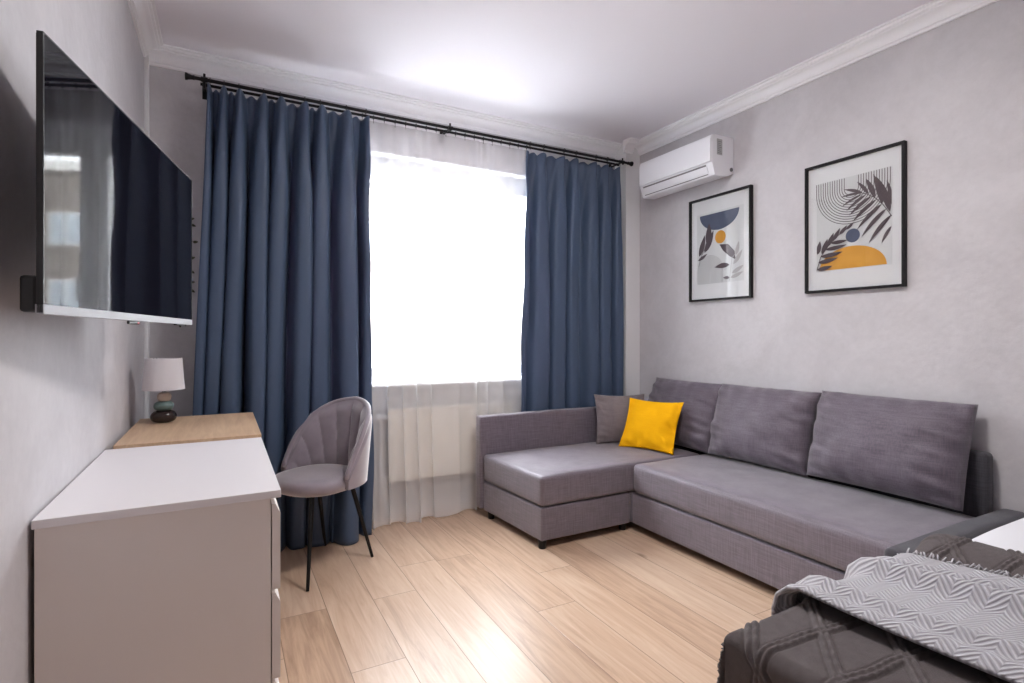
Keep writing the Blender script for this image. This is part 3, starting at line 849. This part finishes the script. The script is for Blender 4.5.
CL = ['charcoal back cushion in the sofa corner behind the yellow pillow',
      'charcoal back cushion standing in the middle of the three on the sofa',
      'charcoal back cushion nearest the bed, at the open end of the sofa']
lean = Vector((.135, 0, .43)).normalized()
for k, (y0, y1, dz, yaw) in enumerate(((2.400, 3.04, -.004, -.05), (1.755, 2.385, .002, .02), (1.078, 1.738, .014, .0))):
    w = y1 - y0
    c = Vector((2.705, (y0 + y1) / 2, .430)) + lean * .222
    c.z += dz
    if k == 0: c.x += .025
    bm = pillow(w * 1.03, .458, .20 if k == 0 else .25, seed=11 + 7 * k, pinch=.020, power=2.7, back=.30, wr=.026, n=64)
    bm.transform(basis((yaw, -1, 0), lean, c))
    o = obj('back_cushion', bm, 'cushion', None, 180, base=(c.x, c.y, .42)); tag(o, CL[k], 'cushion', 'loose back cushions of the corner sofa')

# yellow pillow leaning against the corner cushion
p0 = Vector((2.389, 2.868, .423)); p1 = Vector((2.517, 2.512, .423)); ux = (p1 - p0).normalized()
bk_ = Vector((.94, .34, 0)); up = (bk_ * .44 + Vector((0, 0, .90))).normalized()
c = (p0 + p1) / 2 + up * .168 + Vector((-.012, -.006, .0))
bm = pillow(.400, .358, .125, seed=2.5, pinch=.085, power=2.0, wr=.016, ex=.78); bm.transform(basis(ux, up, c))
o = obj('throw_pillow', bm, 'yellow', None, 180, base=(c.x, c.y, .42)); tag(o, 'mustard yellow square throw pillow in the corner of the sofa', 'pillow', 'throw pillows on the chaise')
# mauve pillow leaning on the arm
p0 = Vector((2.305, 3.005, .422)); ux = Vector((.90, -.40, 0)).normalized(); up = Vector((.10, .18, .95)).normalized()
c = p0 + ux * .165 + up * .165
bm = pillow(.37, .350, .120, seed=5.2, pinch=.085, power=2.0, wr=.016, ex=.78); bm.transform(basis(ux, up, c))
o = obj('throw_pillow', bm, 'mauve', None, 180, base=(c.x, c.y, .42)); tag(o, 'mauve grey square throw pillow leaning on the sofa armrest behind the yellow one', 'pillow', 'throw pillows on the chaise')

# ------------------------------------------------------------------ air conditioner
ay0, ay1 = 2.362, 3.020
t = thing('air_conditioner', 'white wall air conditioner mounted high beside the corner, above the first picture', 'air conditioner', (XR, 2.74, 2.19))
X0 = XR - .001
prof = [(X0, 2.215), (X0, 2.440), (2.730, 2.440), (2.706, 2.434), (2.700, 2.422), (2.700, 2.256), (2.726, 2.186), (2.745, 2.181), (2.84, 2.190)]
bm = bmesh.new(); extrude_prof(bm, prof, 'y', ay0, ay1); obj('body', bm, 'ac_white', t, 25)
bm = bmesh.new(); extrude_prof(bm, [(2.7, 2.262), (2.689, 2.268), (2.687, 2.300), (2.688, 2.405), (2.697, 2.431), (2.7055, 2.436), (2.700, 2.422)], 'y', ay0 + .004, ay1 - .004); obj('front_panel', bm, 'ac_white', t, 30)
def slab(pa, pb, th, y0, y1, m, name, par):
    d = Vector((pb[0] - pa[0], 0, pb[1] - pa[1])).normalized(); nrm = Vector((d.z, 0, -d.x))
    if nrm.x > 0: nrm = -nrm
    q = [(pa[0], pa[1]), (pb[0], pb[1]), (pb[0] + nrm.x * th, pb[1] + nrm.z * th), (pa[0] + nrm.x * th, pa[1] + nrm.z * th)]
    bm = bmesh.new(); extrude_prof(bm, q, 'y', y0, y1); return obj(name, bm, m, par)
slab((2.6998, 2.2555), (2.7035, 2.2465), .0015, ay0 + .05, ay1 - .03, 'ac_grey', 'air_slot', t)
slab((2.7045, 2.243), (2.7195, 2.203), .004, ay0 + .045, ay1 - .03, 'ac_white', 'louver', t)
slab((2.7205, 2.200), (2.7225, 2.195), .0015, ay0 + .05, ay1 - .03, 'ac_grey', 'air_slot', t)
bm = bmesh.new(); box(bm, 2.742, 2.790, ay0 - .0012, ay0 - .0001, 2.315, 2.415, mi=0)
for k in range(7): box(bm, 2.748, 2.784 - .006 * (k % 3), ay0 - .0016, ay0 - .0012, 2.325 + k * .012, 2.3285 + k * .012, mi=1)
obj('side_sticker', bm, ['sticker', 'ac_grey'], t, label='small grey printed sticker')
bm = bmesh.new(); tube(bm, [(2.872, ay0 - .006, 2.235), (2.872, ay0 + .02, 2.235)], .012, 14); obj('drain_stub', bm, 'ac_grey', t)

# ------------------------------------------------------------------ pictures
def picture(name, label, y0, z0, art):
    """0.5 x 0.7 framed print on the right wall. art(s,t) space: s 0 = far side, t 0 = top"""
    w, h = .5, .7
    t = thing(name, label, 'picture', (XR, y0 + w / 2, z0), 'framed abstract prints on the right wall')
    xf = 2.868; fwid = .013
    bm = bmesh.new()
    box(bm, xf, XR - .0008, y0, y0 + fwid, z0, z0 + h, .001, 1); box(bm, xf, XR - .0008, y0 + w - fwid, y0 + w, z0, z0 + h, .001, 1)
    box(bm, xf, XR - .0008, y0 + fwid, y0 + w - fwid, z0, z0 + fwid, .001, 1); box(bm, xf, XR - .0008, y0 + fwid, y0 + w - fwid, z0 + h - fwid, z0 + h, .001, 1)
    obj('frame', bm, 'frame_black', t)
    obj('backing', bx(2.886, 2.8945, y0 + fwid, y0 + w - fwid, z0 + fwid, z0 + h - fwid), 'paper', t)
    obj('glass', bx(2.8765, 2.8782, y0 + fwid, y0 + w - fwid, z0 + fwid, z0 + h - fwid), 'pic_glass', t)
    bm = bmesh.new()
    lay = [0]
    def PT(s, q, l): return (2.8850 - .00018 * l, y0 + w * (1 - s), z0 + h * (1 - q))
    def poly(pts, mi):
        lay[0] += 1; l = lay[0]
        a = [bm.verts.new(PT(p[0], p[1], l)) for p in pts]; b = [bm.verts.new(PT(p[0], p[1], l - .9)) for p in pts]
        f = bm.faces.new(a); f.material_index = mi
        n = len(pts)
        for i in range(n): bm.faces.new((a[i], b[i], b[(i + 1) % n], a[(i + 1) % n])).material_index = mi
        bm.faces.new(b[::-1]).material_index = mi
    def strip(pts, wd, mi):
        """ribbon of width wd (metres) along pts (s,t)"""
        L_, R_ = [], []
        for i, p in enumerate(pts):
            a = pts[max(i - 1, 0)]; b = pts[min(i + 1, len(pts) - 1)]
            dx, dy = (b[0] - a[0]) * w, (b[1] - a[1]) * h; d = math.hypot(dx, dy) or 1
            nx, ny = -dy / d * wd / 2, dx / d * wd / 2
            L_.append((p[0] + nx / w, p[1] + ny / h)); R_.append((p[0] - nx / w, p[1] - ny / h))
        lay[0] += .02; l = lay[0]
        for i in range(len(pts) - 1):
            f = bm.faces.new([bm.verts.new(PT(q[0], q[1], l)) for q in (L_[i], L_[i + 1], R_[i + 1], R_[i])]); f.material_index = mi
    def leaf(s, q, ang, ln, wd, mi, bend=0):
        """leaf blade from (s,q): angle in degrees, 0 = right, 90 = up; metres"""
        pts = []; n = 9; a = R(ang)
        for sg in (1, -1):
            rng = range(n + 1) if sg > 0 else range(n - 1, 0, -1)
            for i in rng:
                u = i / n; hw = wd / 2 * math.sin(PI * u ** .8) ** .9 * sg
                aa = a + R(bend) * u
                px = ln * u * math.cos(aa) - hw * math.sin(aa); py = ln * u * math.sin(aa) + hw * math.cos(aa)
                pts.append((min(max(s + px / w, .125), .875), min(max(q - py / h, .15), .835)))
        poly(pts, mi)
    def disc(s, q, r, mi, a0=0, a1=360, ry=None, n=40):
        ry = ry or r; pts = [(s + r * math.cos(R(a0 + (a1 - a0) * i / n)) / w, q - ry * math.sin(R(a0 + (a1 - a0) * i / n)) / h) for i in range(n + (0 if a1 - a0 >= 360 else 1))]
        poly(pts, mi)
    poly([(.12, .148), (.88, .148), (.88, .838), (.12, .838)], 0)
    art(poly, strip, leaf, disc)
    obj('print', bm, ['art_bg', 'art_line', 'art_thin', 'art_leaf', 'art_pale', 'art_navy', 'art_ochre'], t)

def art_near(poly, strip, leaf, disc):
    # nested U lines hanging from the top edge
    for i in range(13):
        r = .036 + i * .0125
        pts = [(.49 - r / .5, .150)] + [(.49 + r * math.cos(a) / .5, .235 + r * math.sin(a) / .7) for a in [PI - PI * k / 28 for k in range(29)]] + [(.49 + r / .5, .150)]
        strip(pts, .0036, 1)
    # ochre half dome
    disc(.49, .832, .170, 6, 0, 180, ry=.115)
    # blue grey disc
    disc(.505, .592, .036, 5)
    # large dark palm from the right edge
    st = [(.875, .50), (.80, .41), (.72, .345), (.64, .305), (.555, .28)]
    strip(st, .004, 3)
    for s, q, a, l, wd in ((.60, .29, 150, .10, .016), (.60, .29, 172, .11, .013), (.60, .30, 195, .115, .013), (.66, .31, 118, .095, .018), (.72, .345, 104, .115, .026), (.79, .40, 97, .165, .030), (.86, .47, 100, .20, .032), (.875, .42, 92, .13, .02),
                           (.64, .31, 205, .12, .016), (.69, .33, 207, .135, .019), (.74, .36, 210, .15, .020), (.79, .40, 214, .165, .021), (.83, .44, 218, .17, .021), (.875, .49, 222, .165, .022), (.875, .57, 232, .09, .016)):
        leaf(s, q, a, l, wd, 3, 8)
    # dark sprig from the lower left
    strip([(.125, .825), (.17, .72), (.25, .645), (.36, .575), (.46, .53)], .004, 3)
    for s, q, a, l, wd in ((.13, .70, 72, .075, .026), (.18, .70, 62, .085, .026), (.24, .65, 58, .08, .024), (.30, .61, 52, .075, .022), (.37, .57, 40, .06, .02), (.44, .54, 32, .05, .016),
                           (.13, .82, 3, .085, .024), (.14, .765, 2, .11, .024), (.17, .72, 0, .12, .024), (.22, .67, 0, .115, .022), (.28, .625, -4, .09, .02)):
        leaf(s, q, a, l, wd, 3, 6)

def art_far(poly, strip, leaf, disc):
    # grey arches at the lower left
    for i in range(11):
        r = .008 + i * .0095
        pts = [(.345 - r / .5, .835)] + [(.345 + r * math.cos(a) / .5, .715 - r * math.sin(a) / .7) for a in [PI - PI * k / 24 for k in range(25)]] + [(.345 + r / .5, .835)]
        strip(pts, .0030, 2)
    disc(.49, .168, .160, 5, 180, 360, ry=.115)
    disc(.515, .405, .043, 6)
    for s, q, a, l, wd in ((.30, .46, 78, .145, .050), (.16, .56, 65, .15, .042), (.25, .53, 55, .16, .045), (.14, .60, 20, .09, .022)): leaf(s, q, a, l, wd, 3, 6)
    strip([(.15, .66), (.20, .56), (.30, .44)], .004, 3)
    poly([(.50, .475), (.64, .485), (.74, .56), (.755, .64), (.66, .60), (.56, .54)], 3)
    for s, q, a, l, wd in ((.66, .68, 176, .12, .034), (.66, .80, 170, .05, .02)): leaf(s, q, a, l, wd, 3, 6)
    strip([(.66, .83), (.70, .62), (.76, .58)], .0035, 4)
    for s, q, a, l, wd in ((.76, .60, 70, .09, .028), (.72, .68, 45, .11, .03), (.70, .76, 20, .10, .028), (.68, .80, 12, .10, .026)): leaf(s, q, a, l, wd, 4, 6)

picture('framed_print', 'black framed print with dark palm leaf and ochre half dome above the sofa end', 1.365, 1.405, art_near)
picture('framed_print', 'black framed print with navy bowl shape and small ochre disc below the air conditioner', 2.214, 1.405, art_far)

# ------------------------------------------------------------------ bed
bX0, bX1, bY0, bY1, bZ = .955, 2.880, -.80, .772, .535
t = thing('bed', 'low double bed under a taupe spread in the corner beside the sofa end', 'bed', (1.9, 0, 0))
obj('bed_base', bx(bX0, bX1, bY0, bY1, .06, .30, bev=.015), 'bed_base', t)
obj('mattress', soft_box(bX0, bX1, bY0, bY1, .302, bZ - .004, .04, (30, 26, 6), .004, 20), 'sheet', t, 60, label='white mattress')
for x in (bX0 + .08, bX1 - .08):
    for y in (bY0 + .08, bY1 - .08):
        bm = bmesh.new(); lathe(bm, [(.022, .0005), (.026, .0595)], (x, y, 0), 14); obj('leg', bm, 'black_metal', t)

P1 = Vector((.921, .701)); nA = Vector((.11, .994)); nB = Vector((.65, -.76))
def cable(s, q):
    """raised braid lines of the knitted diamonds; s,q = flat cloth position"""
    w = .006 * nz(s * 9, q * 9)
    d1 = ((Vector((s, q)) - P1).dot(nA) + w) / .130; d2 = ((Vector((s, q)) - P1).dot(nB) + w) / .135
    h = 0
    for d, pitch, along in ((d1, .130, s), (d2, .135, q)):
        e = (d - round(d)) * pitch
        if abs(e) < .018:
            b = max(0, 1 - (abs(abs(e) - .0062) / .0062) ** 2)
            h = max(h, .0062 * b * (.85 + .15 * math.sin(along * 2 * PI / .022 + (1.5 if e > 0 else 0))))
            if h <= 0 and abs(e) > .0115: h = min(h, -.0035 * (1 - abs(abs(e) - .0145) / .0035))
    return h
def drape(s, q, lift=0.0, x0=bX0, y1=bY1, zt=bZ, rr=.020):
    """cloth lying on the bed; s<x0 hangs at the foot, q>y1 hangs at the far side"""
    def ed(d):                     # arc length past the edge start -> (outward, drop)
        if d <= 0: return d, 0.0
        L = rr * PI / 2
        if d < L: a = d / rr; return rr * math.sin(a), rr * (1 - math.cos(a))
        return rr, rr + (d - L)
    ox, dzx = ed((x0 + rr - .012) - s); oy, dzy = ed(q - (y1 - rr + .012))
    x = (x0 + rr - .012) - ox; y = (y1 - rr + .012) + oy
    z = zt - max(dzx, dzy) 
    nrm = Vector((-(1 if dzx > rr else dzx / rr * .9), (1 if dzy > rr else dzy / rr * .9), 1 - min(1, max(dzx, dzy) / rr))).normalized()
    p = Vector((x, y, max(z, .09)))
    return p + nrm * lift, nrm
S0, S1, Q0, Q1 = .62, 1.865, -.62, 1.13
def vmap(v): return v ** .55
def spread(u, v):
    v = vmap(v); s = S0 + (S1 - S0) * u; q = Q0 + (Q1 - Q0) * v
    und = .010 * nz(s * 2.6, q * 2.6, 4) + .004 * nz(s * 5, q * 5, 7)
    p, n = drape(s, q, .012 + und * .7 + cable(s, q) + .042 * sstep(1.62, 1.865, s))
    return p
bm = bmesh.new(); uvl = bm.loops.layers.uv.new('UVMap')
grid(bm, 440, 470, spread, uvl=uvl, uvf=lambda a, b: (S0 + (S1 - S0) * a, Q0 + (Q1 - Q0) * vmap(b)))
o = obj('bedspread', bm, 'spread', None, 180, base=(1.4, .2, bZ)); tag(o, 'dark taupe bedspread with raised diamond cable pattern, covering the bed', 'bedspread'); solidify(o, .006, -1)

# white pillow-topped duvet end towards the wall
def duv(u, v):
    a = -1 + 2 * u; b = -1 + 2 * v
    k = (max(0, 1 - abs(a) ** 4) * max(0, 1 - abs(b) ** 10)) ** .5
    return (2.34 + .535 * a * (1 - .03 * (1 - b * b)), .02 + .745 * b, bZ + .004 + .072 * k + .006 * nz(a * 3, b * 3, 3) * k)
bm = bmesh.new(); grid(bm, 60, 80, duv); 
grid(bm, 60, 80, lambda u, v: (lambda p: (p[0], p[1], bZ + .004))(duv(u, v)))
bmesh.ops.remove_doubles(bm, verts=bm.verts, dist=.0008); bmesh.ops.recalc_face_normals(bm, faces=bm.faces)
o = obj('duvet', bm, 'sheet', None, 180, base=(2.43, .02, bZ)); tag(o, 'white duvet showing at the head of the bed beyond the taupe bedspread', 'duvet')

# grey throw laid across the bed, hanging over the far side
t = thing('throw_blanket', 'grey herringbone throw with fringe laid across the taupe bedspread', 'blanket', (1.45, .3, bZ + .02))
TS0, TS1, TQ0, TQ1 = 1.18, 1.665, -.45, 1.06
def thr(u, v):
    q = TQ0 + (TQ1 - TQ0) * v
    s0 = TS0 + .02 * math.sin(q * 5 + 1) + .03 * (q - .8) * 0; s1 = TS1 + .16 * max(0, .82 - q) * .9 + .02 * math.sin(q * 6)
    s = s0 + (s1 - s0) * u
    f = 0
    for c, wd, hh in ((.04, .06, .016), (.22, .05, .022), (.62, .055, .034), (.80, .04, .018)):
        cc = c + .03 * math.sin(q * 4 + c * 9); f += hh * math.exp(-((u - cc) / wd) ** 2)
    f += .010 * nz(s * 4, q * 3, 11)
    p, n = drape(s, q, .036 + f + .006 * math.cos(u * PI * 2))
    return p
bm = bmesh.new(); uvl = bm.loops.layers.uv.new('UVMap')
grid(bm, 110, 200, thr, uvl=uvl, uvf=lambda a, b: (a * (TS1 - TS0), b * (TQ1 - TQ0)))
o = obj('knit', bm, 'throw', t, 180); solidify(o, .008, -1)
bm = bmesh.new(); rnd = random.Random(4)
for i in range(170):
    v = i / 169
    p = Vector(thr(1.0, v)); p0 = Vector(thr(.985, v)); d = (p - p0); d.normalize()
    d = (d + Vector((rnd.uniform(-.3, .3), rnd.uniform(-.7, .7), -.05))).normalized()
    ln = rnd.uniform(.022, .036)
    q1 = p + d * ln * .5 + Vector((0, 0, rnd.uniform(.0, .010))); q2 = p + d * ln + Vector((0, rnd.uniform(-.01, .01), rnd.uniform(-.012, -.002)))
    if p.y > bY1 + .02: q1.z = p.z - .01; q2.z = p.z - .02
    tube(bm, [p, q1, q2], [.0024, .0022, .0012], 5)
obj('fringe', bm, 'fringe', t, 180, label='pale yarn fringe')

# ------------------------------------------------------------------ added fill lamp, flush on the ceiling and unseen, just above the picture's edge
PX, PY, PZ = 1.30, 1.42, ZC
t = thing('fill_lamp', 'added round white fill lamp, flush on the ceiling out of view', 'lamp', (PX, PY, PZ))
bm = bmesh.new(); lathe(bm, [(.24, -.045), (.25, -.040), (.25, -.0005)], (PX, PY, PZ), 40); obj('fill_lamp_body', bm, 'white_paint', t, 40)
ml, tt, b = nt('fill_lamp_diffuser'); b.inputs['Base Color'].default_value = (.9, .9, .9, 1)
FILL = 13.5
b.inputs['Emission Color'].default_value = (1, .965, .95, 1); b.inputs['Emission Strength'].default_value = FILL
bm = bmesh.new(); lathe(bm, [(.001, -.085), (.10, -.080), (.18, -.068), (.238, -.0452)], (PX, PY, PZ), 40); obj('diffuser', bm, ml, t, 180)

# ------------------------------------------------------------------ light: bright overcast sky through the window
wd = bpy.data.worlds.new('overcast_sky'); S.world = wd; wd.use_nodes = True
bg = wd.node_tree.nodes['Background']; bg.inputs['Color'].default_value = (.93, .96, 1.0, 1); bg.inputs['Strength'].default_value = 7.6
ld = bpy.data.lights.new('window_portal', 'AREA'); ld.shape = 'RECTANGLE'; ld.size = WX1 - WX0; ld.size_y = WZ1 - WZ0
ld.cycles.is_portal = True
lo = bpy.data.objects.new('window_portal', ld); COL.objects.link(lo); lo.location = ((WX0 + WX1) / 2, YB + .28, (WZ0 + WZ1) / 2)
lo.rotation_euler = (R(-90), 0, 0)

# ------------------------------------------------------------------ camera
cd = bpy.data.cameras.new('camera'); co = bpy.data.objects.new('camera', cd); COL.objects.link(co)
cd.sensor_fit = 'HORIZONTAL'; cd.sensor_width = 36; cd.lens = 36 * 535.4 / 1024
cd.shift_y = (336.2 - 341.5) / 1024
cd.clip_start = .02
co.location = (0, 0, 1.166); co.rotation_euler = (R(90), 0, R(-28.32))
S.camera = co
S.view_settings.view_transform = 'Standard'; S.view_settings.look = 'None'
S.view_settings.exposure = 2.22; S.view_settings.gamma = 1.0; S.view_settings.use_curve_mapping = False
S.cycles.max_bounces = 10; S.cycles.diffuse_bounces = 6; S.cycles.transparent_max_bounces = 16
S.cycles.use_denoising = True
S.cycles.sample_clamp_indirect = 8
